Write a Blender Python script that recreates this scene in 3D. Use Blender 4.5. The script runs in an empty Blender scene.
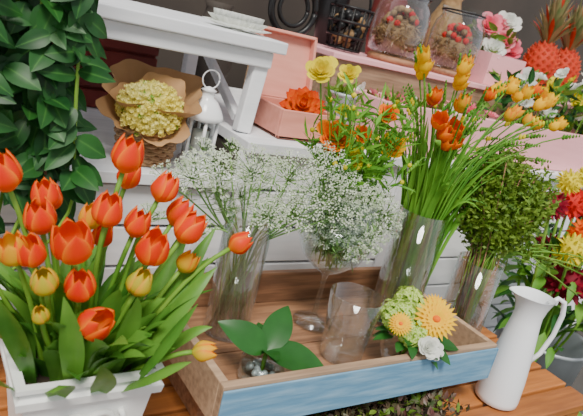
import bpy, math, random
from mathutils import Vector, Matrix
random.seed(7)
R=random.random
def U(a,b): return a+(b-a)*random.random()
V=Vector
pi=math.pi

# ---------------------------------------------------------------- materials
def mat(name,c1,c2=None,rough=.5,nscale=30,transl=0,edge=None,epow=2,base=None,bpow=3,bump=0,spec=.5,metal=0,stretch=None,lo=.35,hi=.65):
    m=bpy.data.materials.new(name); m.use_nodes=True
    nt=m.node_tree; N=nt.nodes; L=nt.links; N.clear()
    out=N.new('ShaderNodeOutputMaterial'); b=N.new('ShaderNodeBsdfPrincipled')
    b.inputs['Roughness'].default_value=rough; b.inputs['Metallic'].default_value=metal
    b.inputs['Specular IOR Level'].default_value=spec
    c2=c2 or tuple(x*.8 for x in c1)
    at=N.new('ShaderNodeAttribute'); at.attribute_name='vc'
    sp=N.new('ShaderNodeSeparateColor'); L.new(at.outputs['Color'],sp.inputs[0])
    tc=N.new('ShaderNodeTexCoord'); mp=N.new('ShaderNodeMapping'); L.new(tc.outputs['Object'],mp.inputs[0])
    if stretch: mp.inputs['Scale'].default_value=stretch
    nz=N.new('ShaderNodeTexNoise'); nz.inputs['Scale'].default_value=nscale; nz.inputs['Detail'].default_value=4
    L.new(mp.outputs[0],nz.inputs['Vector'])
    rp=N.new('ShaderNodeMapRange'); rp.inputs['From Min'].default_value=lo; rp.inputs['From Max'].default_value=hi
    L.new(nz.outputs['Fac'],rp.inputs[0])
    av=N.new('ShaderNodeMix'); av.inputs[0].default_value=.5; L.new(rp.outputs[0],av.inputs[2]); L.new(sp.outputs[2],av.inputs[3])
    mx=N.new('ShaderNodeMix'); mx.data_type='RGBA'; L.new(av.outputs[0],mx.inputs[0])
    mx.inputs[6].default_value=(*c1,1); mx.inputs[7].default_value=(*c2,1)
    col=mx.outputs[2]
    for comp,cc,pw in ((0,edge,epow),(1,base,bpow)):
        if cc:
            p=N.new('ShaderNodeMath'); p.operation='POWER'; p.use_clamp=True; L.new(sp.outputs[comp],p.inputs[0]); p.inputs[1].default_value=pw
            q=N.new('ShaderNodeMix'); q.data_type='RGBA'; L.new(p.outputs[0],q.inputs[0]); L.new(col,q.inputs[6]); q.inputs[7].default_value=(*cc,1)
            col=q.outputs[2]
    L.new(col,b.inputs['Base Color'])
    if bump:
        bp=N.new('ShaderNodeBump'); bp.inputs['Strength'].default_value=bump; bp.inputs['Distance'].default_value=.002
        L.new(nz.outputs['Fac'],bp.inputs['Height']); L.new(bp.outputs[0],b.inputs['Normal'])
    if transl:
        t=N.new('ShaderNodeBsdfTranslucent'); L.new(col,t.inputs[0])
        ms=N.new('ShaderNodeMixShader'); ms.inputs[0].default_value=transl
        L.new(b.outputs[0],ms.inputs[1]); L.new(t.outputs[0],ms.inputs[2]); L.new(ms.outputs[0],out.inputs[0])
    else: L.new(b.outputs[0],out.inputs[0])
    return m
def glassmat(name,tint=(.95,.975,.97),k=.3):
    m=bpy.data.materials.new(name); m.use_nodes=True
    nt=m.node_tree; N=nt.nodes; L=nt.links; N.clear()
    out=N.new('ShaderNodeOutputMaterial'); t=N.new('ShaderNodeBsdfTransparent'); t.inputs[0].default_value=(*tint,1)
    g=N.new('ShaderNodeBsdfGlossy'); g.inputs['Roughness'].default_value=.05; g.inputs[0].default_value=(.95,.97,1,1)
    lw=N.new('ShaderNodeLayerWeight'); lw.inputs[0].default_value=k
    nz=N.new('ShaderNodeMath'); nz.operation='MULTIPLY_ADD'; nz.inputs[1].default_value=.7; nz.inputs[2].default_value=.03; nz.use_clamp=True
    L.new(lw.outputs['Facing'],nz.inputs[0])
    ms=N.new('ShaderNodeMixShader'); L.new(nz.outputs[0],ms.inputs[0]); L.new(t.outputs[0],ms.inputs[1]); L.new(g.outputs[0],ms.inputs[2])
    L.new(ms.outputs[0],out.inputs[0]); return m

M={}
M['tulip']=mat('tulip_petal',(.78,.014,.002),(.92,.055,.003),.5,22,.3,edge=(1,.27,.008),epow=2.3,base=(.9,.33,.015),bpow=4.5,spec=.25)
M['tulipy']=mat('tulip_yellow',(.95,.36,.006),(.95,.52,.012),.5,25,.3,edge=(.95,.12,.006),epow=3,base=(.6,.58,.04),bpow=2,spec=.25)
M['tulipg']=mat('tulip_bud',(.40,.46,.03),(.7,.5,.03),.5,25,.25,edge=(.85,.4,.03),epow=2,spec=.25)
M['leaf']=mat('leaf_tulip',(.045,.19,.02),(.2,.43,.06),.42,15,.28,spec=.35)
M['stem']=mat('stem_green',(.11,.3,.03),(.26,.47,.06),.5,15,.1,spec=.3)
M['dleaf']=mat('leaf_dark_glossy',(.006,.042,.010),(.022,.115,.018),.42,20,.06,edge=(.05,.17,.03),epow=6,spec=.25)
M['gleaf']=mat('leaf_glossy',(.012,.08,.01),(.03,.15,.025),.35,18,.12,spec=.35)
M['grass']=mat('leaf_freesia',(.055,.23,.015),(.21,.47,.045),.5,15,.22,spec=.3)
M['bush']=mat('leaf_bush',(.06,.15,.015),(.24,.36,.045),.5,25,.2,spec=.25)
M['wht']=mat('petal_white',(.82,.84,.77),(.92,.93,.89),.6,20,.3)
M['lace']=mat('umbel_floret',(.34,.44,.25),(.84,.88,.76),.7,20,.3,spec=.2)
M['lstem']=mat('umbel_stem',(.11,.26,.06),(.26,.42,.13),.6,20,.1,spec=.2)
M['yel']=mat('petal_yellow',(.98,.50,.002),(1,.66,.006),.6,20,.25,spec=.15)
M['ygr']=mat('petal_yellowgreen',(.75,.66,.02),(.92,.78,.045),.6,20,.3,spec=.15)
M['ora']=mat('petal_orange',(.95,.11,.001),(1,.22,.002),.6,20,.25,edge=(1,.34,.008),base=(.6,.03,.0),bpow=2,spec=.15)
M['orp']=mat('paper_orange',(1,.17,.004),(1,.25,.008),.8,20,.2,edge=(1,.45,.05),epow=4,base=(.5,.025,.0),bpow=1.1,spec=.1)
M['hyd']=mat('hydrangea_green',(.30,.52,.04),(.6,.78,.14),.6,20,.3,edge=(.75,.85,.35),epow=1,spec=.15)
M['pnk']=mat('petal_pink',(.85,.12,.22),(.95,.36,.42),.6,20,.3,spec=.2)
M['bur']=mat('petal_burgundy',(.12,.003,.015),(.36,.01,.03),.6,20,.2,spec=.2)
M['red']=mat('petal_red',(.55,.008,.01),(.75,.035,.02),.6,20,.2,spec=.2)
M['cream']=mat('statice_cream',(.93,.83,.18),(.97,.93,.45),.7,20,.3,spec=.1)
M['kraft']=mat('kraft_paper',(.42,.23,.10),(.56,.34,.16),.8,14,.1,bump=.5)
M['wick']=mat('wicker',(.26,.13,.06),(.42,.25,.12),.7,60,bump=.5)
M['white']=mat('white_painted_wood',(.92,.93,.95),(.74,.76,.79),.55,6,bump=.3,stretch=(1,8,8))
M['whitep']=mat('white_plaster',(.9,.91,.88),(.74,.75,.71),.7,25,bump=.6)
M['enamel']=mat('white_enamel',(.93,.94,.95),(.88,.9,.92),.2,5)
M['blue']=mat('blue_paint',(.045,.20,.36),(.26,.44,.58),.65,7,bump=.5,stretch=(1.5,7,14),lo=.42,hi=.66)
M['wood']=mat('raw_wood',(.40,.2,.10),(.13,.06,.03),.65,7,bump=.6,stretch=(1.2,12,14),lo=.4,hi=.62)
M['woodl']=mat('light_wood',(.52,.35,.22),(.24,.15,.09),.65,7,bump=.5,stretch=(1.2,12,14),lo=.4,hi=.66)
M['bench']=mat('bench_orange_wood',(.50,.18,.045),(.24,.08,.025),.45,7,bump=.4,stretch=(1,12,12),spec=.3)
M['pink']=mat('pink_paint',(.93,.48,.50),(.84,.40,.43),.6,8,bump=.2,stretch=(1,8,8),spec=.2)
M['salmon']=mat('salmon_paint',(.80,.36,.28),(.68,.27,.2),.6,8,bump=.2,stretch=(1,8,8),spec=.2)
M['iron']=mat('black_iron',(.012,.012,.013),(.03,.03,.03),.4,20,metal=.6)
M['moss']=mat('moss',(.13,.07,.03),(.40,.25,.11),.9,60,bump=1)
M['soil']=mat('soil',(.03,.02,.012),(.06,.04,.025),.95,50,bump=1)
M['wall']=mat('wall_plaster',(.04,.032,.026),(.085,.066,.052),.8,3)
M['floor']=mat('floor_concrete',(.05,.045,.04),(.1,.09,.08),.7,4,bump=.3)
M['pine']=mat('pineapple_red',(.40,.02,.012),(.62,.06,.02),.6,40,edge=(.65,.14,.06),spec=.2)
M['pcr']=mat('pineapple_crown',(.12,.2,.06),(.45,.28,.14),.5,20,.1,spec=.25)
M['maroon']=mat('maroon_wood',(.25,.03,.02),(.12,.02,.018),.6,6)
M['grey']=mat('grey_tin',(.5,.53,.56),(.33,.36,.4),.4,8,metal=.3)
M['sedum']=mat('sedum_leaf',(.14,.04,.045),(.08,.12,.045),.5,40)
M['glass']=glassmat('clear_glass')
M['water']=glassmat('vase_water',(.9,.94,.91),.15)

# ---------------------------------------------------------------- mesh builder
def basis(ax):
    ax=V(ax).normalized()
    h=V((0,0,1)) if abs(ax.z)<.95 else V((1,0,0))
    a=ax.cross(h).normalized(); return a, ax.cross(a).normalized(), ax
class MB:
    def __init__(s,name): s.n=name; s.v=[]; s.f=[]; s.mi=[]; s.c=[]; s.ms=[]; s.sm=[]
    def m(s,k):
        if k not in s.ms: s.ms.append(k)
        return s.ms.index(k)
    def add(s,vs,fs,k,cols=None,smooth=True):
        o=len(s.v); i=s.m(k); r=R()
        s.v+= [tuple(x) for x in vs]
        s.c+= cols and [(c[0],c[1],r,1) for c in cols] or [(0,0,r,1)]*len(vs)
        for f in fs: s.f.append(tuple(o+j for j in f)); s.mi.append(i); s.sm.append(smooth)
    def box(s,a,b,k,mtx=None):
        P=[V((x,y,z)) for z in (a[2],b[2]) for y in (a[1],b[1]) for x in (a[0],b[0])]
        if mtx: P=[mtx@p for p in P]
        s.add(P,[(0,2,3,1),(4,5,7,6),(0,1,5,4),(2,6,7,3),(0,4,6,2),(1,3,7,5)],k,smooth=False)
    def beam(s,p,q,w,d,k):
        p=V(p);q=V(q); ax=q-p; ax.normalize(); a=V((1,0,0)); a=(a-ax*a.dot(ax)).normalized(); b=ax.cross(a)
        P=[c+a*x*w/2+b*y*d/2 for c in (p,q) for y in (-1,1) for x in (-1,1)]
        s.add(P,[(0,2,3,1),(4,5,7,6),(0,1,5,4),(2,6,7,3),(0,4,6,2),(1,3,7,5)],k,smooth=False)
    def tube(s,pts,r,k,seg=5,cap=True):
        pts=[V(p) for p in pts]; n=len(pts); rs=r if isinstance(r,(list,tuple)) else [r]*n
        vs=[];a=None
        for i,p in enumerate(pts):
            t=(pts[min(i+1,n-1)]-pts[max(i-1,0)]).normalized()
            if a is None: a,b,_=basis(t)
            else:
                a=(a-t*a.dot(t)).normalized(); b=t.cross(a)
            for j in range(seg):
                w=2*pi*j/seg; vs.append(p+(a*math.cos(w)+b*math.sin(w))*rs[i])
        fs=[(i*seg+j,i*seg+(j+1)%seg,(i+1)*seg+(j+1)%seg,(i+1)*seg+j) for i in range(n-1) for j in range(seg)]
        if cap: fs+= [tuple(range(seg))[::-1],tuple((n-1)*seg+j for j in range(seg))]
        s.add(vs,fs,k)
    def curve(s,p,c,q,r,k,n=7,seg=5):
        P=bez(p,c,q,n); s.tube(P,r if not isinstance(r,tuple) else [r[0]+(r[1]-r[0])*i/(n-1) for i in range(n)],k,seg); return P
    def lathe(s,prof,o,k,seg=32,ax=(0,0,1),wob=None):
        a,b,c=basis(ax) if tuple(ax)!=(0,0,1) else (V((1,0,0)),V((0,1,0)),V((0,0,1)))
        o=V(o); vs=[]
        for i,(r,z) in enumerate(prof):
            for j in range(seg):
                w=2*pi*j/seg; rr=r*(1+(wob(w,i/(len(prof)-1)) if wob else 0))
                vs.append(o+(a*math.cos(w)+b*math.sin(w))*rr+c*z)
        fs=[(i*seg+j,i*seg+(j+1)%seg,(i+1)*seg+(j+1)%seg,(i+1)*seg+j) for i in range(len(prof)-1) for j in range(seg)]
        s.add(vs,fs,k)
    def ball(s,o,r,k,seg=12,ring=8,sc=(1,1,1),jit=0):
        vs=[];o=V(o)
        for i in range(ring+1):
            t=pi*i/ring
            for j in range(seg):
                w=2*pi*j/seg; q=1+U(-jit,jit)
                vs.append(o+V((r*sc[0]*math.sin(t)*math.cos(w)*q,r*sc[1]*math.sin(t)*math.sin(w)*q,r*sc[2]*math.cos(t)*q)))
        s.add(vs,[(i*seg+j,(i+1)*seg+j,(i+1)*seg+(j+1)%seg,i*seg+(j+1)%seg) for i in range(ring) for j in range(seg)],k)
    def petal(s,o,ax,phi,H,Rf,Wf,k,nu=4,nv=5,sc=1):
        a,b,c=basis(ax); o=V(o); vs=[];cs=[]
        for i in range(nv+1):
            t=i/nv
            for j in range(nu+1):
                e=j/nu*2-1
                w=phi+e*Wf(t); r=Rf(t)*sc*(1-.06*e*e)
                vs.append(o+(a*math.cos(w)+b*math.sin(w))*r+c*(t*H-abs(e)**2*H*.10*t)); cs.append((abs(e) if t<.93 else max(abs(e),.8),1-t))
        s.add(vs,[(i*(nu+1)+j,i*(nu+1)+j+1,(i+1)*(nu+1)+j+1,(i+1)*(nu+1)+j) for i in range(nv) for j in range(nu)],k,cs)
    def cup(s,o,ax,H,Rm,k,open=0.,n=3,res=(4,5),layers=2):
        ph=R()*6
        for l in range(layers):
            for q in range(n):
                op=open+U(-.04,.08)
                def Rf(t,op=op):
                    if t<.42: return Rm*(.18+.82*math.sin(t/.42*pi/2)**.75)
                    u=(t-.42)/.58; return Rm*(1-u**1.7*(.42-1.1*op))
                def Wf(t):
                    b=(2.0/n+.16)*min(1,.5+1.9*t)
                    return b*max(0,1-(max(0,t-.3)/.7)**2.7)**.62
                s.petal(o,ax,ph+q*2*pi/n+l*pi/n,H*(1+U(-.05,.04)),Rf,Wf,k,res[0],res[1],1-.1*l)
    def rose(s,o,ax,r,k,layers=5,n=6,res=(3,3),op=.15):
        for l in range(layers):
            f=1-l/layers; ph=R()*6
            for q in range(n if l<layers-1 else 4):
                jt=U(.88,1.12); fl=U(-.1,.25)
                Rf=lambda t,f=f,jt=jt,fl=fl:r*f*jt*(.25+.75*math.sin(t*pi/2)) *(1+ (op+fl)*f*t**3)
                Wf=lambda t:(pi/n*1.25)*(1-.45*t**4)
                s.petal(o,ax,ph+q*2*pi/n+U(-.12,.12),r*(.38+.62*(1-f))*U(.88,1.1)+.16*r,Rf,Wf,k,res[0],res[1])
    def leaf(s,p,d,nrm,L,W,k,bend=.25,fold=.2,n=6,pw=.8,wave=0):
        p=V(p); d=V(d).normalized(); nrm=V(nrm); side=d.cross(nrm)
        if side.length<1e-4: side=d.cross(V((.3,.5,.8)))
        side.normalize(); up=side.cross(d).normalized(); vs=[];cs=[]
        for i in range(n+1):
            t=i/n; w=W/2*max(.02,math.sin(pi*(t**pw)))**.8 if 0<i<n else W*.02
            c=p+d*L*t-up*bend*L*t*t
            for e in (-1,-.5,0,.5,1):
                vs.append(c+side*e*w+up*(abs(e)*fold*w+wave*W*math.sin(t*9+e*2))); cs.append((1 if e==0 else 0,t))
        s.add(vs,[(i*5+j,i*5+j+1,(i+1)*5+j+1,(i+1)*5+j) for i in range(n) for j in range(4)],k,cs)
    def lit(s,p,d,L,W,k):
        d=V(d); a,b,_=basis(d); w=U(0,pi); sd=(a*math.cos(w)+b*math.sin(w))*W/2; p=V(p)
        s.add([p,p+d*L*.5+sd,p+d*L,p+d*L*.5-sd],[(0,1,2,3)],k)
    def blade(s,p,c,q,W,k,n=9,fold=.35,tw=0,side0=None):
        P=bez(p,c,q,n); vs=[]
        d=(V(q)-V(p)); side=V(side0) if side0 else V((d.y,-d.x,0)); 
        if side.length<1e-3: side=V((1,0,0))
        side.normalize()
        for i,x in enumerate(P):
            t=i/(n-1); T=(P[min(i+1,n-1)]-P[max(i-1,0)]).normalized()
            sd=(side-T*side.dot(T)).normalized(); sd=Matrix.Rotation(tw*t,3,T)@sd; up=sd.cross(T)
            w=W/2*(.45+.55*math.sin(min(1,t*1.6)*pi/2))*(1-max(0,(t-.45)/.55)**1.8)+.0004
            for e in (-1,-.5,0,.5,1): vs.append(x+sd*e*w-up*abs(e)*fold*w)
        s.add(vs,[(i*5+j,i*5+j+1,(i+1)*5+j+1,(i+1)*5+j) for i in range(n-1) for j in range(4)],k)
    def done(s,parent=None,bevel=0):
        me=bpy.data.meshes.new(s.n); me.from_pydata(s.v,[],s.f)
        for k in s.ms: me.materials.append(M[k])
        me.polygons.foreach_set('material_index',s.mi); me.polygons.foreach_set('use_smooth',s.sm)
        a=me.color_attributes.new('vc','FLOAT_COLOR','POINT'); a.data.foreach_set('color',[x for c in s.c for x in c])
        me.update(); o=bpy.data.objects.new(s.n,me); bpy.context.scene.collection.objects.link(o)
        if bevel:
            b=o.modifiers.new('bevel','BEVEL'); b.width=bevel; b.segments=2; b.limit_method='ANGLE'
        if parent: o.parent=parent
        return o
def bez(p,c,q,n=7):
    p,c,q=V(p),V(c),V(q)
    return [p*(1-t)**2+c*2*t*(1-t)+q*t*t for t in [i/(n-1) for i in range(n)]]
def rdir(zmin=-1):
    while 1:
        v=V((U(-1,1),U(-1,1),U(-1,1)))
        if .1<v.length<1 and v.normalized().z>=zmin: return v.normalized()
def fib(n):
    for i in range(n):
        z=1-2*(i+.5)/n; r=math.sqrt(1-z*z); a=i*2.39996; yield V((r*math.cos(a),r*math.sin(a),z))

# ---------------------------------------------------------------- room
b=MB('floor'); b.box((-2.5,-2.5,-.05),(5,1.6,0),'floor'); b.done()
b=MB('wall_back'); b.box((-2.5,1.6,-.05),(5,1.7,2.4),'wall'); b.done()

# bench
BZ=.39
b=MB('slatted_wooden_bench')
y=-.06
while y<.42:
    b.box((-.75,y,BZ-.02),(.95,y+.062,BZ),'bench'); y+=.07
for x in (-.7,.1,.88): b.box((x,-.05,BZ-.06),(x+.05,.42,BZ-.021),'bench')
for x in (-.7,.88):
    for yy in (-.05,.37): b.box((x,yy,0),(x+.05,yy+.05,BZ-.06),'bench')
b.done(bevel=.003)

# white cabinets of planks
def cab(x0,x1,zt,y0=.5,y1=1.25):
    b=MB('white_plank_cabinet')
    z=.02
    while z<zt-.05:
        h=min(.085,zt-.026-z); b.box((x0,y0+.008,z),(x1,y0+.024,z+h),'white'); z+=.092
    b.box((x0-.0,y0-.012,zt-.024),(x1,y1,zt),'white')
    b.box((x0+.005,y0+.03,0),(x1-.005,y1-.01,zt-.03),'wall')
    x=x0
    while x<x1: b.box((x,y0,0),(x+.03,y0+.007,zt-.025),'white'); x+=.48
    b.done(bevel=.002)
cab(-.8,.235,.69); cab(.24,1.95,.775)

# white side table upper left
TT=.988
b=MB('white_side_table')
b.box((-.6,.55,TT-.026),(.322,1.02,TT),'white'); b.box((-.57,.565,TT-.062),(.30,.583,TT-.027),'white'); b.box((-.57,.99,TT-.062),(.30,1.005,TT-.027),'white'); b.box((.288,.583,TT-.062),(.304,.99,TT-.027),'white')
b.beam((.285,.59,TT-.03),(.264,.575,.777),.036,.028,'white'); b.beam((.285,.97,TT-.03),(.285,.97,.777),.032,.03,'white')
b.beam((.283,.95,TT-.04),(.266,.61,.80),.02,.02,'white')
for yy in (.59,.97): b.beam((-.5,yy,TT-.03),(-.5,yy,.692),.034,.03,'white')
b.done(bevel=.003)
b=MB('lace_doily')
for l in range(3):
    pr=[(.01,.0),(.03,.006),(.05,.003),(.072-.010*l,.010+.006*l)]
    b.lathe(pr,(.245,.66,TT+.002+l*.006),'wht',90,wob=lambda w,t:.10*t*math.sin(w*15)+.06*t*math.sin(w*31))
b.done()

# basket with wrapped bouquet
b=MB('wicker_basket_with_bouquet')
bx=V((.048,.575,.692))
for i in range(9):
    z=i*.008+.004
    n=48; P=[]
    for j in range(n+1):
        w=2*pi*j/n; r=.045+.010*i/8+.003*math.sin(w*12+(i%2)*pi); P.append(bx+V((r*math.cos(w)*1.15,r*math.sin(w),z)))
    b.tube(P,.0045,'wick',5)
b.lathe([(.0,.003),(.045,.003)],bx,'wick',24)
for j in range(24):
    w=2*pi*j/24; b.tube([bx+V((.045*math.cos(w)*1.15,.045*math.sin(w),0)),bx+V((.056*math.cos(w)*1.15,.056*math.sin(w),.076))],.003,'wick',4)
ax=V((-.26,-.60,.76)).normalized(); po=bx+V((.018,.045,.035))
b.lathe([(.016,0),(.030,.04),(.052,.075),(.078,.10),(.086,.108)],po,'kraft',64,ax=ax,wob=lambda w,t:t*(.16*math.sin(w*3+1)+.07*math.sin(w*8)+.03*math.sin(w*17)))
b.lathe([(.015,0),(.045,.05),(.075,.09),(.105,.125)],po+V((.01,.02,0)),'kraft',64,ax=(-.12,-.3,1),wob=lambda w,t:t*(.14*math.sin(w*4)+.06*math.sin(w*9)))
A,B_,C_=basis(ax); fc=po+ax*.100
b.ball(fc-ax*.012,.048,'cream',16,10)
for i in range(640):
    w=U(0,2*pi); r=math.sqrt(R())*.066; h=.032*(1-(r/.066)**2)
    p=fc+(A*math.cos(w)+B_*math.sin(w))*r+ax*(h+U(-.008,.01))
    b.cup(p,(ax+rdir()*.5),.007,.0048,'cream' if R()<.95 else 'stem',.5,5,(2,2),1)
for i in range(40):
    w=U(0,2*pi); b.tube([po,fc+(A*math.cos(w)+B_*math.sin(w))*.05*R()+ax*.01],.0015,'stem',4)
b.done()

# lantern
b=MB('white_metal_lantern'); o=V((.172,.585,.692))
b.lathe([(0,0),(.04,0),(.042,.008),(.036,.014),(.034,.02),(0,.02)],o,'enamel',32)
for j in range(6):
    w=2*pi*j/6+.3; q=V((.033*math.cos(w),.033*math.sin(w),0)); b.tube([o+q+V((0,0,.018)),o+q+V((0,0,.105))],.004,'enamel',6)
b.lathe([(.036,.10),(.043,.104),(.041,.112),(.035,.125),(.024,.142),(.014,.15),(.014,.162),(.018,.165),(.004,.172),(0,.173)],o,'enamel',32)
b.lathe([(.031,.02),(.031,.10)],o,'glass',24)
b.lathe([(0,.021),(.018,.021),(.018,.075),(0,.076)],o,'wht',16)
b.tube([o+V((.02*math.cos(w),0,.188+.02*math.sin(w))) for w in [2*pi*i/20 for i in range(21)]],.0016,'enamel',6)
b.done()

b=MB('maroon_storage_crate')
for i in range(4): b.box((-.1,1.04,.692+i*.055),(.22,1.055,.692+i*.055+.047),'maroon')
b.box((-.1,1.056,.692),(.22,1.2,.9),'maroon'); b.done(bevel=.002)

# grey tin pot between the boxes
b=MB('grey_tin_pot'); o=V((.566,.63,.777))
b.lathe([(0,.001),(.032,.001),(.034,.03),(.038,.11),(.041,.112),(.041,.12),(.036,.118),(.03,.01),(0,.01)],o,'grey',32)
for z in (.035,.085): b.lathe([(.0345+z*.03,z-.002),(.0375+z*.03,z),(.0345+z*.03,z+.002)],o,'grey',32)
for i in range(60): b.leaf(o+V((U(-.02,.02),U(-.02,.02),U(.09,.12))),rdir(.2),rdir(),U(.02,.05),.012,'bush',n=3)
b.done()

# salmon pink box with open lid & paper rose
b=MB('pink_keepsake_box')
x0,x1,y0,y1,z0,z1=.345,.515,.545,.71,.777,.845
b.box((x0,y0,z0),(x1,y0+.01,z1),'salmon'); b.box((x0,y1-.01,z0),(x1,y1,z1),'salmon'); b.box((x0,y0+.01,z0),(x0+.01,y1-.01,z1),'salmon'); b.box((x1-.01,y0+.01,z0),(x1,y1-.01,z1),'salmon'); b.box((x0,y0,z0),(x1,y1,z0+.008),'salmon')
mt=Matrix.Translation((x0,y1+.002,z1))@Matrix.Rotation(math.radians(-12),4,'X')
b.box((0,0,0),(x1-x0,.01,.165),'salmon',mt); b.box((0,-.02,0),(.008,0,.165),'salmon',mt); b.box((x1-x0-.008,-.02,0),(x1-x0,0,.165),'salmon',mt); b.box((0,-.02,.157),(x1-x0,0,.165),'salmon',mt)
b.done(bevel=.002)
b=MB('orange_paper_rose'); b.ball((.44,.635,.80),.016,'stem'); b.tube([(.44,.635,.79),(.445,.625,.835)],.006,'stem')
ra=V((-.45,-.62,.62)); rc=V((.447,.622,.842)); A,B_,C_=basis(ra)
for l,(rr,n,lift,L) in enumerate(((.004,9,-.05,.058),(.004,8,.25,.050),(.003,7,.6,.042),(.002,6,1.1,.034),(.001,5,2.0,.026))):
    for i in range(n):
        w=2*pi*(i+.5*(l%2))/n+U(-.1,.1); d=A*math.cos(w)+B_*math.sin(w); b.leaf(rc+C_*l*.003+d*rr,d+C_*lift,C_-d*.2,L*U(.93,1.07),L*.85,'orp',-.12,.22,6,.62,.03)
b.done()

def crate(name,x0,x1,y0,y1,z0,z1,k,t=.014):
    b=MB(name)
    b.box((x0,y0,z0),(x1,y0+t,z1),k); b.box((x0,y1-t,z0),(x1,y1,z1),k); b.box((x0,y0+t,z0),(x0+t,y1-t,z1),k); b.box((x1-t,y0+t,z0),(x1,y1-t,z1),k); b.box((x0+t,y0+t,z0),(x1-t,y1-t,z0+.05),k)
    return b
b=crate('pink_flower_crate',.625,1.9,.53,.71,.777,.905,'pink'); b.done(bevel=.003)
b=MB('wooden_display_riser'); b.box((.60,.74,.777),(1.95,.76,.97),'woodl'); b.box((.60,1.2,.777),(1.95,1.22,.97),'woodl'); b.box((.58,.73,.97),(1.95,1.23,.985),'pink'); b.box((.60,.76,.777),(.62,1.2,.97),'woodl'); b.box((1.93,.76,.777),(1.95,1.2,.97),'woodl'); b.done(bevel=.002)

# glass urns
for ui,(ux,uy,h) in enumerate(((.885,.85,.2),(1.135,.85,.2))):
    b=MB('moss_filled_glass_urn'); o=V((ux,uy,.986))
    b.lathe([(0,0),(.075,0),(.078,.012),(.07,.02),(0,.02)],o,'wood',32)
    b.lathe([(.06,.021),(.08,.03),(.086,.07),(.087,.13),(.08,.165),(.066,.185),(.07,.20),(.074,.215)],o,'glass',40)
    b.ball(o+V((0,0,.078)),.064,'moss',20,12,(1,1,.85),.08)
    for i in range(900):
        p=rdir(); q=o+V((p.x*.066,p.y*.066,.078+p.z*.056)); b.lit(q,rdir(),.022,.004,'moss' if i%7 else 'woodl')
    for i in range(40):
        p=rdir(.2); b.ball(o+V((p.x*.05,p.y*.05,.10+p.z*.06)),.011,('moss' if i%4 else 'red') if ui==0 else ('red' if i%2 else 'moss'),7,5,jit=.1)
    b.tube([o+V((.071*math.cos(w),.071*math.sin(w),.20)) for w in [2*pi*i/30 for i in range(31)]],.003,'iron',5)
    b.done()
# iron stand
b=MB('wrought_iron_ornament_stand'); o=V((.50,.85,.777))
b.lathe([(0,0),(.05,0),(.05,.008),(.01,.014)],o,'iron',24); b.tube([o+V((0,0,.01)),o+V((0,0,.22))],.006,'iron',6)
b.tube([o+V((.07*math.cos(w),0,.29+.07*math.sin(w))) for w in [2*pi*i/36 for i in range(37)]],.009,'iron',6)
b.tube([o+V((.045*math.cos(w),0,.29+.045*math.sin(w))) for w in [2*pi*i/36 for i in range(37)]],.006,'iron',6)
b.done()
b=MB('black_wire_basket'); o=V((.715,.88,.99))
for z,r in ((.004,.05),(.04,.056),(.08,.06),(.12,.064)): b.tube([o+V((r*math.cos(w),r*math.sin(w),z)) for w in [2*pi*i/30 for i in range(31)]],.004,'iron',5)
for i in range(12):
    w=2*pi*i/12; b.tube([o+V((.05*math.cos(w),.05*math.sin(w),.0)),o+V((.064*math.cos(w),.064*math.sin(w),.12))],.0035,'iron',4)
b.tube([o+V((.064*math.cos(w),0,.12+.08*math.sin(w))) for w in [pi*i/18 for i in range(19)]],.004,'iron',5)
for i in range(60): q=rdir(); b.ball(o+V((q.x*.04,q.y*.04,.062+q.z*.045)),.014,'iron' if i%3 else 'moss',7,5,jit=.1)
b.done()
for (x,y,r,h,k) in ((.40,1.1,.07,.26,'wall'),(1.02,1.08,.06,.30,'maroon'),(.80,1.1,.05,.33,'iron'),(1.32,1.1,.07,.28,'moss')):
    b=MB('dark_ceramic_jar'); z0=.777 if x<.58 else .986
    b.lathe([(0,.001),(r*.7,.001),(r,h*.3),(r,h*.6),(r*.55,h*.85),(r*.5,h*.92),(r*.65,h),(r*.5,h*.98)],(x,y,z0),k,32); b.done()

# peony box
b=crate('pink_peony_box',1.245,1.43,.78,.95,.986,1.09,'pink',.01)
for x,y,z,k in ((1.29,.82,1.12,'wht'),(1.34,.84,1.15,'pnk'),(1.39,.83,1.13,'pnk'),(1.30,.89,1.17,'wht'),(1.37,.9,1.2,'pnk'),(1.29,.87,1.19,'pnk'),(1.40,.89,1.22,'wht')):
    b.rose((x,y,z-.02),(-.5,-.6,.6),.036,k,5,6); b.curve((x,y,z-.02),(x,y,z-.05),(1.33,.87,1.03),.003,'stem')
for i in range(80): b.leaf((U(1.27,1.41),U(.8,.94),U(1.05,1.17)),rdir(-.2),rdir(),.045,.022,'bush',n=4)
b.done()
# pineapples
for px_,py_ in ((1.56,.82),(1.71,.83)):
    b=MB('red_ornamental_pineapple'); o=V((px_,py_,.986)); 
    b.ball(o+V((0,0,.095)),.062,'pine',20,14,(1,1,1.5))
    for p in fib(150):
        q=o+V((p.x*.061,p.y*.061,.095+p.z*.092)); n=V((p.x,p.y,p.z*.7)).normalized(); A,B_,C_=basis(n)
        b.add([q+A*.009,q+B_*.009,q-A*.009,q-B_*.009,q+n*.008+V((0,0,.008))],[(0,1,4),(1,2,4),(2,3,4),(3,0,4)],'pine',[(0,0)]*4+[(1,0)],smooth=False)
    for i in range(56):
        w=i*2.4; t=i/56; d=V((math.cos(w),math.sin(w),0)); s0=o+V((0,0,.175+.03*t)); L=.09+.06*t; sp=(1-t)*.75+.1
        b.blade(s0+d*.012,s0+d*L*sp*.6+V((0,0,L*.6)),s0+d*L*sp*1.1+V((0,0,L*(1.25-.6*sp))),.018,'pcr' if i%6 else 'pine',6,side0=(-d.y,d.x,0))
    b.done()

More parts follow.
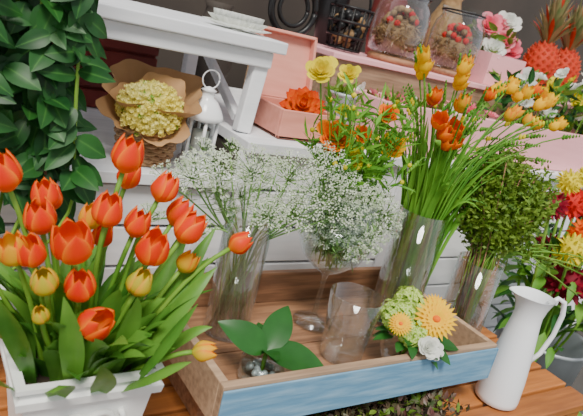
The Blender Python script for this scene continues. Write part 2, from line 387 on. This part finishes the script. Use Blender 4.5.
# flowers in pink crate (right), and mixed foliage
b=MB('mixed_crate_flowers')
for i in range(46):
    x=U(1.22,1.86); y=U(.56,.68); z=U(.93,1.08); k=random.choice(['wht','wht','wht','ygr','ygr','yel','pnk'])
    b.curve((x+U(-.05,.05),y,.84),(x,y,.9),(x,y,z),.002,'stem',5,4); b.rose((x,y,z),rdir(.2)+V((-.6,-.5,0)),U(.014,.028),k,4,5,(3,2))
for i in range(480):
    b.leaf((U(1.17,1.88),U(.555,.69),U(.85,1.04)),rdir(-.1),rdir(),U(.03,.06),U(.012,.022),random.choice(['bush','leaf','dleaf']),n=4)
b.done()
b=MB('pink_blossom_filler')
for i in range(50):
    x=U(.66,1.10); y=U(.56,.68); z=U(.88,.925)
    b.rose((x,y,z-.01),rdir(.4),U(.014,.02),random.choice(['pnk','pnk','pnk','wht']),3,5,(3,2))
for i in range(120): b.leaf((U(.66,1.10),U(.56,.68),U(.875,.90)),rdir(.1),rdir(),U(.03,.04),.014,'bush',n=4)
b.box((.645,.556,.83),(1.13,.685,.872),'moss')
b.done()

# ---------------------------------------------------------------- trough
T0,T1,TZ0,TZ1=0.,.605,.465,.54
b=MB('blue_wooden_trough')
b.box((T0,.004,TZ0),(T1,.018,TZ1),'woodl'); b.box((T0,.0,TZ0-.002),(T1,.0035,TZ1-.006),'blue')
b.box((T0,.335,TZ0),(T1,.35,TZ1),'wood'); b.box((T0,.018,TZ0),(T0+.014,.335,TZ1),'woodl'); b.box((T1-.014,.018,TZ0),(T1,.335,TZ1),'woodl')
for i in range(4): b.box((T0+.014,.02+i*.079,TZ0),(T1-.014,.02+i*.079+.076,TZ0+.008),'wood')
b.box((T1+.0005,.0,TZ0-.002),(T1+.004,.35,TZ1-.008),'blue')
for x in (.03,.53): b.box((x,.11,BZ),(x+.04,.32,TZ0),'wood')
b.done(bevel=.0015)
TB=TZ0+.009

b=MB('sedum_tray_plant')
b.box((.12,-.01,BZ),(.5,.10,BZ+.02),'soil')
for i in range(1100):
    p=V((U(.11,.52),U(-.04,.095),BZ+.02+U(0,.03))); d=rdir(.2); b.leaf(p,d,rdir(),U(.012,.022),.009,'sedum' if R()<.8 else 'bush',n=3)
b.done()

# ---------------------------------------------------------------- tulip planter
b=MB('potted_tulips')
def rbox(cx,cy,z,hx,hy): return [V((cx-hx,cy-hy,z)),V((cx+hx,cy-hy,z)),V((cx+hx,cy+hy,z)),V((cx-hx,cy+hy,z))]
cx,cy=-.178,.10
secs=[(.39,.062),(.40,.064),(.535,.080),(.54,.089),(.552,.091),(.556,.086),(.562,.086),(.566,.092),(.572,.092),(.572,.08),(.54,.076)]
vs=[];
for z,h in secs: vs+=rbox(cx,cy,z,h,h*.96)
n=len(secs); fs=[(i*4+j,i*4+(j+1)%4,(i+1)*4+(j+1)%4,(i+1)*4+j) for i in range(n-1) for j in range(4)]+[(3,2,1,0)]
b.add(vs,fs,'whitep',smooth=False)
b.box((cx-.077,cy-.073,.52),(cx+.077,cy+.073,.548),'soil')
for w0 in (-1,1):
    b.tube([V((cx+w0*(.012+.016*t)*math.cos(t*7)+w0*.02,cy-.0765,.50+(.012+.01*t)*math.sin(t*7))) for t in [i/14 for i in range(15)]],.0045,'whitep',5)
b.ball((cx,cy-.075,.50),.011,'whitep',10,8)
tul=[(-.146,.12,.832,'t',1.12,.02),(-.089,.12,.791,'t',1,-.05),(-.174,.08,.772,'t',1.05,-.02),(-.222,.04,.747,'t',1.3,.15),(-.121,.05,.734,'t',1.15,.05),
(-.066,.07,.754,'t',1.1,.05),(-.056,.13,.752,'t',1.0,0),(.022,.08,.727,'t',.85,-.03),(-.194,0,.663,'t',1.1,0),(-.21,.03,.697,'t',1.0,-.1),(-.247,.1,.753,'t',1.05,0),
(-.281,.06,.729,'y',.95,.12),(-.264,.05,.732,'t',.95,.05),(-.292,.1,.806,'t',1.1,0),(-.051,-.01,.614,'y',.75,.05),(-.05,.09,.694,'y',.8,0),(-.182,.12,.746,'y',.8,0),
(-.25,.03,.704,'g',.85,-.1),(-.134,.04,.692,'g',.9,-.1),(-.126,.1,.747,'t',.95,0),(-.252,.02,.667,'g',.55,-.1),(-.119,.18,.785,'t',.9,0),(-.156,.14,.712,'t',.8,0),(-.225,.16,.757,'t',.9,0),(-.31,.12,.70,'t',.8,0),(-.24,.12,.775,'t',.9,0)]
for x,y,z,k,s_,op in tul:
    H=.044*s_; bx_=cx+(x-cx)*.35+U(-.015,.015); by_=cy+(y-cy)*.4+U(-.02,.02)
    lean=V((x-cx,(y-cy)*.6-.03,.25)).normalized()
    if x>0: lean=V((.75,-.1,.5)).normalized()
    if (x,z)==(-.051,.614): lean=V((.8,-.3,.15)).normalized()
    if (x,z)==(-.194,.663): lean=V((.15,-.45,.5)).normalized()
    if (x,z)==(-.222,.747): lean=V((-.25,-.3,.9)).normalized()
    if (x,z)==(-.121,.734): lean=V((.05,-.35,.9)).normalized()
    base=V((x,y,z))-lean*H*.5
    b.curve((bx_,by_,.54),base-lean*(base.z-.54)*.45,base,(.004,.0032),'stem',8,6)
    b.cup(base,lean,H,.0188*s_,{'t':'tulip','y':'tulipy','g':'tulipg'}[k],op,3,(6,9),2)
for i in range(190):
    w=U(0,2*pi); rr=math.sqrt(R()); p=V((cx+math.cos(w)*.065*rr,cy+math.sin(w)*.06*rr,.535))
    w2=w+U(-.4,.4); L=U(.10,.21); out=rr*U(.3,.9)*L*.75
    d=V((math.cos(w2),math.sin(w2),0)); tz=L*U(.6,.9)*(1-.15*rr)
    q=p+d*out+V((0,0,tz))
    if q.x<-.33: q.x=-.33
    b.blade(p,p+d*out*.25+V((0,0,tz*.75)),q,U(.018,.034),'leaf',10,U(.2,.5),U(-1.2,1.2),side0=(-d.y,d.x,0))
for (a_,c_,q_,w_) in [((-.12,.06,.54),(-.08,.04,.66),(-.02,.06,.70),.03),((-.11,.08,.54),(-.06,.09,.66),(.0,.12,.735),.028),((-.11,.05,.54),(-.07,.03,.63),(-.03,.02,.63),.022),
    ((-.14,.03,.54),(-.13,-.02,.60),(-.09,-.05,.63),.032),((-.22,.03,.54),(-.23,-.03,.62),(-.25,-.06,.62),.034),((-.17,.03,.54),(-.18,-.03,.6),(-.2,-.05,.64),.03),((-.25,.05,.54),(-.3,0,.6),(-.33,0,.65),.03),
    ((-.13,.03,.54),(-.12,.0,.61),(-.07,.0,.68),.03),((-.2,.04,.54),(-.21,.0,.63),(-.235,.0,.7),.03),((-.1,.1,.54),(-.04,.14,.64),(.03,.17,.66),.024),((-.1,.12,.54),(-.05,.15,.66),(-.01,.18,.72),.026),
    ((-.24,.06,.54),(-.27,.02,.64),(-.30,.0,.70),.03),((-.15,.05,.54),(-.15,.01,.66),(-.155,-.01,.70),.03),((-.09,.08,.54),(-.05,.08,.64),(-.02,.09,.70),.026)]:
    b.blade(a_,c_,q_,w_,'leaf',12,.3,.5)
b.done()

# ---------------------------------------------------------------- climbing vine
b=MB('potted_climbing_vine'); o=V((-.33,.30,BZ))
b.lathe([(0,0),(.06,0),(.085,.15),(.092,.152),(.092,.17),(.08,.17),(.075,.14),(0,.14)],o,'whitep',32)
for i in range(15):
    x=-.47+i*.0225; y=U(.3,.42); top=V((x+U(-.02,.02),y,1.2+U(-.05,.1)))
    p=bez((-.33+U(-.04,.04),.30+U(-.03,.03),.53),(x,y,.58),(x+U(-.02,.02),y,.72),6)+bez((x,y,.74),(x+U(-.04,.04),y-.02,.95),top,12)
    b.tube(p,.003,'stem' if i%3 else 'wood',5)
    for j in range(5,len(p)-1):
        for s_ in range(3):
            q=p[j].lerp(p[j+1],R()); d=V((U(-1,1),U(-.8,.1),U(-1.0,.1))); b.leaf(q,d,V((U(-.4,.4),-1,.55)),U(.045,.068),U(.026,.038),'dleaf',U(.1,.4),.15,6,.85)
for i in range(210):
    z=U(.64,1.18); q=V((U(-.46,-.175)+.02*math.sin(z*20),U(.31,.42),z)); d=V((U(-.8,.8),U(-.6,.1),U(-1.1,-.1))); b.leaf(q,d,V((U(-.4,.4),-1,.5)),U(.045,.068),U(.026,.04),'dleaf',U(.1,.4),.15,6,.85)
b.done()

# ---------------------------------------------------------------- umbels
def umbel(b,c,ax,r,rays=18,fl=8,fr=.0023):
    ax=V(ax).normalized(); c=V(c); A,B_,_=basis(ax); hub=c-ax*r*.6
    for i in range(rays):
        t=math.sqrt((i+.5)/rays)*U(.9,1.1); w=i*2.4; q=c+(A*math.cos(w)+B_*math.sin(w))*r*t+ax*r*(.3*(1-t*t)+U(-.06,.06))
        b.tube([hub,(hub+q)/2+ax*r*.03,q],.0007,'lstem',3,False)
        rr=r*.17
        for j in range(fl):
            s2=math.sqrt((j+.5)/fl)*rr; w2=j*2.4+i; f=q+(A*math.cos(w2)+B_*math.sin(w2))*s2+ax*U(-.002,.002)
            n=(ax+rdir()*.6).normalized(); a1,b1,_=basis(n); k=fr*U(.6,1.2)
            b.add([f+a1*k,f+b1*k,f-a1*k,f-b1*k],[(0,1,2,3)],'lace')
    return hub
b=MB('glass_vase_of_queen_annes_lace'); o=V((.13,.24,TB))
b.lathe([(0,.0),(.04,.0),(.0425,.004),(.0425,.235),(.0405,.235),(.0405,.008),(0,.008)],o,'glass',40)
b.lathe([(0,.01),(.04,.01),(.04,.13),(0,.13)],o,'water',32)
ums=[]
for i in range(18):
    x=-.03+.31*(i+.5)/18+U(-.02,.02); y=U(.24,.36); z=.765+U(-.08,.045)-.3*abs(x-.14)**1.4
    ums.append((x,y,z,U(.02,.032),(((x-.13)*2.2+U(-.3,.3),(y-.3)*1.5-.35,.7)),14))
for x,y,z,r in ((.165,.2,.80,.048),(.225,.2,.775,.050),(.10,.22,.80,.042),(.275,.19,.74,.044),(.175,.18,.74,.044),(.055,.25,.785,.038),(.24,.22,.82,.040),(.285,.2,.79,.034),(.015,.27,.765,.034),(.12,.18,.735,.034)):
    ums.append((x,y,z,r,(-.45+U(-.2,.2),-.5+U(-.2,.2),.75),27))
for x,y,z,r,ax,ry in ums:
    h=umbel(b,(x,y,z),ax,r,ry,8,.0022)
    nb=o+V((U(-.03,.03),U(-.03,.03),.012)); mid=o+V((max(-.03,min(.03,(x-.13)*.3)),max(-.03,min(.03,(y-.24)*.3)),.19))
    P=bez(nb,(nb+mid)/2,mid,3)+bez(mid,mid+V((0,0,.03))+V((x-.13,y-.24,0))*.3,h,5)[1:]
    b.tube(P,.0016,'lstem',5)
    for j in range(20): b.lit(P[4].lerp(P[-1],R()),rdir(-.2),U(.02,.045),.0018,'lstem')
b.done()

# ---------------------------------------------------------------- goblet
b=MB('glass_goblet_of_ranunculus'); o=V((.33,.24,TB))
prof=[(0,.002),(.042,.002),(.042,.005),(.012,.012),(.0055,.022),(.005,.10),(.008,.112),(.03,.125),(.058,.15),(.074,.185),(.079,.22),(.074,.26),(.068,.285)]
b.lathe(prof,o,'glass',48)
b.lathe([(r*.95,z+.002) for r,z in prof[6:11]]+[(0,.222)],o,'water',40)
bc=o+V((0,0,.13))
fl=[(.282,.26,.855,'ora',.027),(.328,.25,.816,'ygr',.021),(.43,.26,.849,'yel',.023),(.229,.28,.964,'ygr',.022),(.284,.27,.971,'ygr',.016),(.393,.26,.912,'ora',.017),(.345,.26,.868,'ora',.015),(.30,.28,.83,'ora',.018),(.37,.30,.82,'ygr',.018),(.31,.29,.90,'ygr',.012)]
for x,y,z,k,r in fl:
    ax=V((-.55,-.55,.6)); P=b.curve(bc+V((U(-.02,.02),U(-.02,.02),0)),bc+V(((x-.33)*.5,(y-.24)*.5,.16)),(x,y,z),(.002,.0016),'stem',9,5)
    b.rose((x,y,z),ax,r,k,6,6,(4,4),.2)
for i in range(50):
    x=U(.24,.45);y=U(.2,.32);z=U(.78,.95); P=b.curve(bc+V((U(-.03,.03),U(-.03,.03),.02)),bc+V(((x-.33)*.5,(y-.24)*.5,.16)),(x,y,z),(.0014,.001),'grass',9,4)
    for j in range(18):
        b.leaf(P[random.randint(4,8)].lerp(P[8],R()*.3),rdir(0),rdir(),U(.02,.045),U(.003,.008),'grass',n=3)
    if R()<.3: b.ball((x,y,z),.005,'ygr',8,6)
for i in range(46):
    w=U(0,2*pi); rr=math.sqrt(R()); x=.34+math.cos(w)*.088*rr; y=.225+math.sin(w)*.08*rr; z=.65+(1-rr)*.06+R()*.095
    h=umbel(b,(x,y,z),(math.cos(w)*rr-.3,math.sin(w)*rr-.4,.6),U(.022,.038),18,8,.0022)
    b.curve(bc,bc+V((0,0,.03)),h,.0012,'lstem',5,4)
for i in range(900):
    q=V((.335,.225,.70))+rdir()*.08*R()**.4; b.lit(q,rdir(),U(.015,.03),.0025,'lstem')
b.done()

# tumbler
b=MB('glass_tumbler'); b.lathe([(0,.001),(.036,.001),(.04,.006),(.05,.13),(.0485,.13),(.039,.012),(0,.012)],(.314,.12,TB),'glass',44); b.done()

# leaf jar
b=MB('small_glass_jar_with_leaves'); o=V((.122,.09,TB))
b.lathe([(0,.001),(.036,.001),(.039,.006),(.039,.036),(.03,.046),(.029,.055),(.031,.057)],o,'glass',36)
b.lathe([(.0,.003),(.036,.003),(.037,.034),(0,.034)],o,'water',30)
for i in range(26): q=rdir(); b.ball(o+V((q.x*.024,q.y*.024,.014+abs(q.z)*.01)),.006,'grey',7,5)
c0=o+V((0,0,.055)); b.tube([o+V((0,0,.01)),c0],.004,'stem')
for d,n_,L,W,bd in [((-.75,.25,.50),(-.3,-.6,.8),.092,.050,.25),((.55,.40,.62),(-.5,-.8,.5),.092,.050,.2),((.66,-.66,.16),(-.1,-.3,1),.105,.062,.3),((-.1,-.5,.3),(0,-.3,1),.045,.03,.3),((.2,.9,.5),(0,-.6,.8),.06,.035,.2)]:
    b.leaf(c0,d,n_,L,W,'gleaf',bd,.18,10,.8)
b.done()

# bouquet bowl
b=MB('gerbera_hydrangea_posy_bowl'); o=V((.418,.07,TB))
b.lathe([(0,.001),(.026,.001),(.04,.018),(.045,.04),(.04,.062)],o,'glass',36)
def hyd(b,c,r,n=110,k='hyd'):
    c=V(c)
    for p in fib(n*2):
        if p.z<-.35: continue
        q=c+p*r*U(.85,1.12)+rdir()*.003; nn=(p+rdir()*.45).normalized(); A,B_,_=basis(nn); w0=R()*3
        for m_ in range(4):
            w=w0+m_*pi/2; d=A*math.cos(w)+B_*math.sin(w); b.leaf(q,d,nn,.0068,.0075,k,-.1,0,3,.8)
hyd(b,(.385,.075,.578),.033); b.ball((.385,.075,.574),.028,'stem')
hyd(b,(.43,.10,.588),.030); b.ball((.43,.10,.584),.026,'stem')
hyd(b,(.395,.04,.560),.026,80); b.ball((.395,.04,.557),.022,'stem')
hyd(b,(.44,.06,.565),.026,80); b.ball((.44,.06,.562),.022,'stem')
def gerb(b,c,ax,r,k):
    A,B_,C_=basis(ax); c=V(c)
    for l in range(3):
        for i in range(24-l*4):
            w=2*pi*i/(24-l*4)+l*.1; d=A*math.cos(w)+B_*math.sin(w); b.leaf(c+C_*.002*l,d+C_*(.10+.18*l),C_,r*(1-.25*l),r*.27,k,.15,.2,4,.75)
    b.ball(c+C_*.003,r*.22,'ora',12,8,(1,1,.8)); b.tube([c,o+V((0,0,.02))],.0025,'stem')
gerb(b,(.425,.026,.60),(-.55,-.62,.5),.040,'yel'); gerb(b,(.355,.04,.588),(-.6,-.5,.5),.022,'yel'); gerb(b,(.47,.07,.595),(-.3,-.6,.6),.028,'yel')
b.rose((.398,.002,.558),(-.4,-.6,.6),.018,'wht',5,6); b.rose((.42,.004,.548),(-.3,-.6,.6),.014,'wht',4,6)
for i in range(34):
    w=U(0,2*pi); q=V((.41+math.cos(w)*.035,.06+math.sin(w)*.035,U(.535,.56))); b.leaf(q,(math.cos(w),math.sin(w),U(-.2,.5)),(0,0,1),U(.03,.045),.02,'gleaf',.3,.15,5)
b.leaf((.44,.03,.55),(.8,-.5,.05),(0,-.3,1),.055,.036,'gleaf',.2,.15,6); b.leaf((.43,.02,.545),(.3,-.9,-.1),(0,-.3,1),.045,.03,'gleaf',.2,.15,6)
b.done()

# ---------------------------------------------------------------- freesia vase
b=MB('glass_vase_of_freesias'); o=V((.53,.22,TB)); rv=.052
b.lathe([(0,0),(.05,0),(rv,.004),(rv,.26),(rv-.002,.26),(.049,.01),(0,.01)],o,'glass',44)
b.lathe([(0,.012),(.048,.012),(.048,.15),(0,.15)],o,'water',36)
def fstem(tip,k='grass'):
    tip=V(tip); tx,ty=tip.x,tip.y
    nb=o+V((-(tx-.6)*.1+U(-.012,.012),U(-.02,.02),.015)); mid=o+V((max(-.042,min(.042,(tx-.56)*.20)),max(-.04,min(.04,(ty-.22)*.4)),.25))
    P=bez(nb,(nb+mid)/2,mid,4)+bez(mid,mid+V(((tx-.56)*.22,(ty-.22)*.2,.17)),tip,7)[1:]
    b.tube(P,[.0027]*5+[.0016]*(len(P)-5),k,5); return P
tips=[(.413,.22,1.005,'yel',2),(.427,.24,.99,'yel',2),(.483,.2,.986,'yel',3),(.513,.22,.985,'yel',2),(.585,.2,.976,'ora',1),(.60,.22,.985,'yel',2),(.652,.22,1.0,'yel',2),(.70,.22,.985,'yel',2),(.77,.22,.98,'yel',3),(.44,.2,.948,'ora',2),(.63,.18,.951,'tulipy',2),(.845,.22,.946,'yel',2),(.49,.18,.945,'tulipy',2),(.55,.25,1.02,'tulipy',1),(.73,.2,.94,'tulipy',2),(.80,.27,1.0,'ora',1)]
for x,y,z,k,nf in tips:
    P=fstem((x,y,z)); tip=P[-1]; dn=(P[-1]-P[-2]).normalized(); arch=(dn+V((.5 if x>.55 else -.35,-.2,-.1))).normalized()
    for j in range(nf):
        b.cup(tip+arch*j*.016+rdir()*.004,(arch*.4+V((U(-.5,.4),U(-.5,.1),.8))),U(.028,.036),.0125,k,.3,3,(3,5),2)
    for j in range(4): b.ball(tip+arch*(nf*.016+j*.008)+V((0,0,.004)),.0036-.0005*j,'ygr' if j<1 else 'grass',7,5,(1,1,1.7))
for i in range(72):
    tx=U(.42,.80); ty=U(.14,.33); tz=U(.86,1.0)-.25*abs(tx-.58); P=fstem((tx,ty,tz)); tip=P[-1]; dn=(P[-1]-P[-2]).normalized(); arch=(dn+V((.4 if tx>.55 else -.3,-.2,0))).normalized()
    for j in range(6): b.ball(tip+arch*j*.008,.0038-.0004*j,'grass' if j>1 or i%3 else 'ygr',7,5,(1,1,1.7))
for i in range(75):
    tx=U(.44,.76); ty=U(.14,.32); tz=U(.76,.93); mid=o+V((max(-.04,min(.04,(tx-.56)*.2)),U(-.03,.03),.22))
    b.blade(mid-V((0,0,.17)),mid+V(((tx-.56)*.15,0,.14)),(tx,ty,tz),U(.008,.012),'grass',10,.2,U(-1,1))
for cx_,cz_ in ((.47,.90),(.50,.915),(.485,.885),(.46,.925),(.505,.89)):
    b.cup((cx_,.19,cz_-.01),(U(-.6,.2),-.5,.7),.036,.017,'ora',.35,3,(4,5),2)
    b.curve(o+V((0,0,.25)),o+V((-.02,0,.35)),(cx_,.19,cz_-.01),.0018,'grass',6,5)
b.done()

# bush vase
b=MB('glass_vase_of_bushy_greens'); o=V((.672,.15,BZ)); 
b.lathe([(0,0),(.046,0),(.049,.004),(.049,.26),(.047,.26),(.046,.012),(0,.012)],o,'glass',44)
b.lathe([(0,.014),(.044,.014),(.044,.13),(0,.13)],o,'water',36)
for i in range(90):
    d=rdir(-.3); f=U(.75,1.1); tip=V((.722+d.x*.108*f,.19+d.y*.085*f,.770+d.z*.115*f)); nb=o+V((U(-.02,.02),U(-.02,.02),.02)); mid=o+V((U(-.02,.035),U(-.02,.03),.25))
    P=bez(nb,(nb+mid)/2,mid,3)+bez(mid,mid+V((0,0,.05)),tip,7)[1:]; b.tube(P,.0014,'wood' if i%2 else 'stem',4)
    for j in range(140):
        q=P[4].lerp(P[-1],R()**.6)+rdir()*.022; b.lit(q,rdir(-.2),U(.010,.018),.007,'bush')
for i in range(16):
    tip=V((.88+U(-.1,.12),.1+U(-.08,.1),.64+U(-.06,.06))); mid=o+V((.03,0,.25)); P=bez(o+V((-.02,0,.03)),o+V((.01,0,.14)),mid,3)+bez(mid,mid+V((.06,0,.06)),tip,6)[1:]
    b.tube(P,.0016,'stem',4)
    for j in range(9): b.leaf(P[5].lerp(P[-1],R()),rdir(-.3),rdir(),.024,.006,'bush',n=2)
b.done()

# jug
b=MB('white_enamel_jug'); o=V((.683,.012,BZ)); J=1.04
def spout(w,t): 
    return .35*max(0,t-.8)*5*max(0,math.cos(w-pi*.82))**6
pr=[(r*J*.9,z*J) for r,z in [(0,.002),(.042,.002),(.047,.006),(.048,.015),(.046,.06),(.041,.11),(.035,.155),(.031,.185),(.030,.2),(.034,.22),(.040,.235),(.043,.240)]]
b.lathe(pr,o,'enamel',48,wob=spout); b.lathe([(r-.002,z) for r,z in pr[3:]],o,'enamel',48,wob=spout)
d=V((math.cos(-.45),math.sin(-.45),0))
b.tube([o+(d*x+V((0,0,z)))*J for x,z in ((.032,.228),(.048,.242),(.063,.236),(.070,.21),(.068,.165),(.056,.12),(.038,.095))],[.005,.005,.0055,.0055,.005,.005,.005],'enamel',10)
b.done()

# right flower bucket
b=MB('bucket_of_burgundy_flowers'); o=V((1.22,.25,0))
b.lathe([(0,.002),(.10,.002),(.13,.34),(.136,.345),(.136,.355),(.127,.35),(.1,.02)],o,'grey',36)
def pom(b,c,r,k,n=90,L=.5,W=.22):
    c=V(c); b.ball(c,r*.72,k,14,10)
    for p in fib(n): b.leaf(c+p*r*.6,p+rdir()*.15,rdir(),r*L,r*W,k,.1,.2,3)
fl=[(1.06,.18,.655,.045,'ygr'),(1.12,.19,.555,.058,'bur'),(.95,.21,.765,.038,'bur'),(1.0,.22,.825,.032,'ygr'),(1.09,.25,.76,.045,'red'),(1.18,.22,.68,.05,'ora'),(1.17,.3,.60,.05,'bur'),(1.2,.15,.55,.045,'red'),(1.25,.3,.74,.05,'bur'),(1.03,.3,.72,.038,'bur'),(1.3,.2,.64,.05,'ygr'),(1.22,.3,.82,.035,'ygr'),(1.3,.3,.8,.04,'bur')]
for x,y,z,r,k in fl:
    pom(b,(x,y,z),r,k); b.curve(o+V(((x-1.22)*.2,0,.2)),o+V(((x-1.22)*.7,(y-.25),.38)),(x,y,z),.004,'stem',7,5)
for i in range(190):
    x=U(1.0,1.42);y=U(.12,.42);z=U(.34,.64); b.leaf((x,y,z),V((x-1.22,y-.25,U(-.1,.3))),(0,0,1),U(.05,.10),U(.02,.035),random.choice(['leaf','gleaf','dleaf','grass']),.4,.2,5)
for i in range(14):
    w=U(0,6.28); q=V((1.22+math.cos(w)*.24,.22+math.sin(w)*.24,U(.36,.6))); b.blade(o+V((0,0,.3)),o+V((math.cos(w)*.08,math.sin(w)*.08,.5)),q,.03,'leaf')
b.done()
b=crate('white_planter_box',.99,1.3,-.22,.02,0,.26,'white',.015); b.box((1.01,-.2,.2),(1.28,0,.24),'soil')
for i in range(160):
    x=U(1.0,1.29);y=U(-.21,.01); b.leaf((x,y,.23+R()*.06),rdir(0),rdir(),U(.04,.08),.022,'leaf',n=4)
b.done(bevel=.002)

# ---------------------------------------------------------------- light, camera
w=bpy.data.worlds.new('sky'); bpy.context.scene.world=w; w.use_nodes=True
bg=w.node_tree.nodes['Background']; bg.inputs[0].default_value=(.93,.95,1,1); bg.inputs[1].default_value=.88
l=bpy.data.lights.new('sun','SUN'); l.energy=4.3; l.angle=math.radians(18); l.color=(1,.95,.87)
lo=bpy.data.objects.new('sun',l); bpy.context.scene.collection.objects.link(lo); lo.rotation_euler=V((.35,.6,-1)).to_track_quat('-Z','Y').to_euler()
cam=bpy.data.cameras.new('camera'); co=bpy.data.objects.new('camera',cam); bpy.context.scene.collection.objects.link(co)
cam.sensor_width=36; cam.lens=36*600/583; cam.clip_start=.02
cam.dof.use_dof=True; cam.dof.focus_distance=1.08; cam.dof.aperture_fstop=8
r_=math.radians(14); th=math.radians(17)
X0=V((.809,-.588,0)).normalized(); Y0=V((.588,.809,0)).normalized(); Z0=V((0,0,1))
F=Y0*math.cos(th)-Z0*math.sin(th); Up=Y0*math.sin(th)+Z0*math.cos(th)
rx=X0*math.cos(r_)+Up*math.sin(r_); ru=-X0*math.sin(r_)+Up*math.cos(r_)
co.matrix_world=Matrix(((rx.x,ru.x,-F.x,-.401),(rx.y,ru.y,-F.y,-.6005),(rx.z,ru.z,-F.z,1.04),(0,0,0,1)))
bpy.context.scene.camera=co
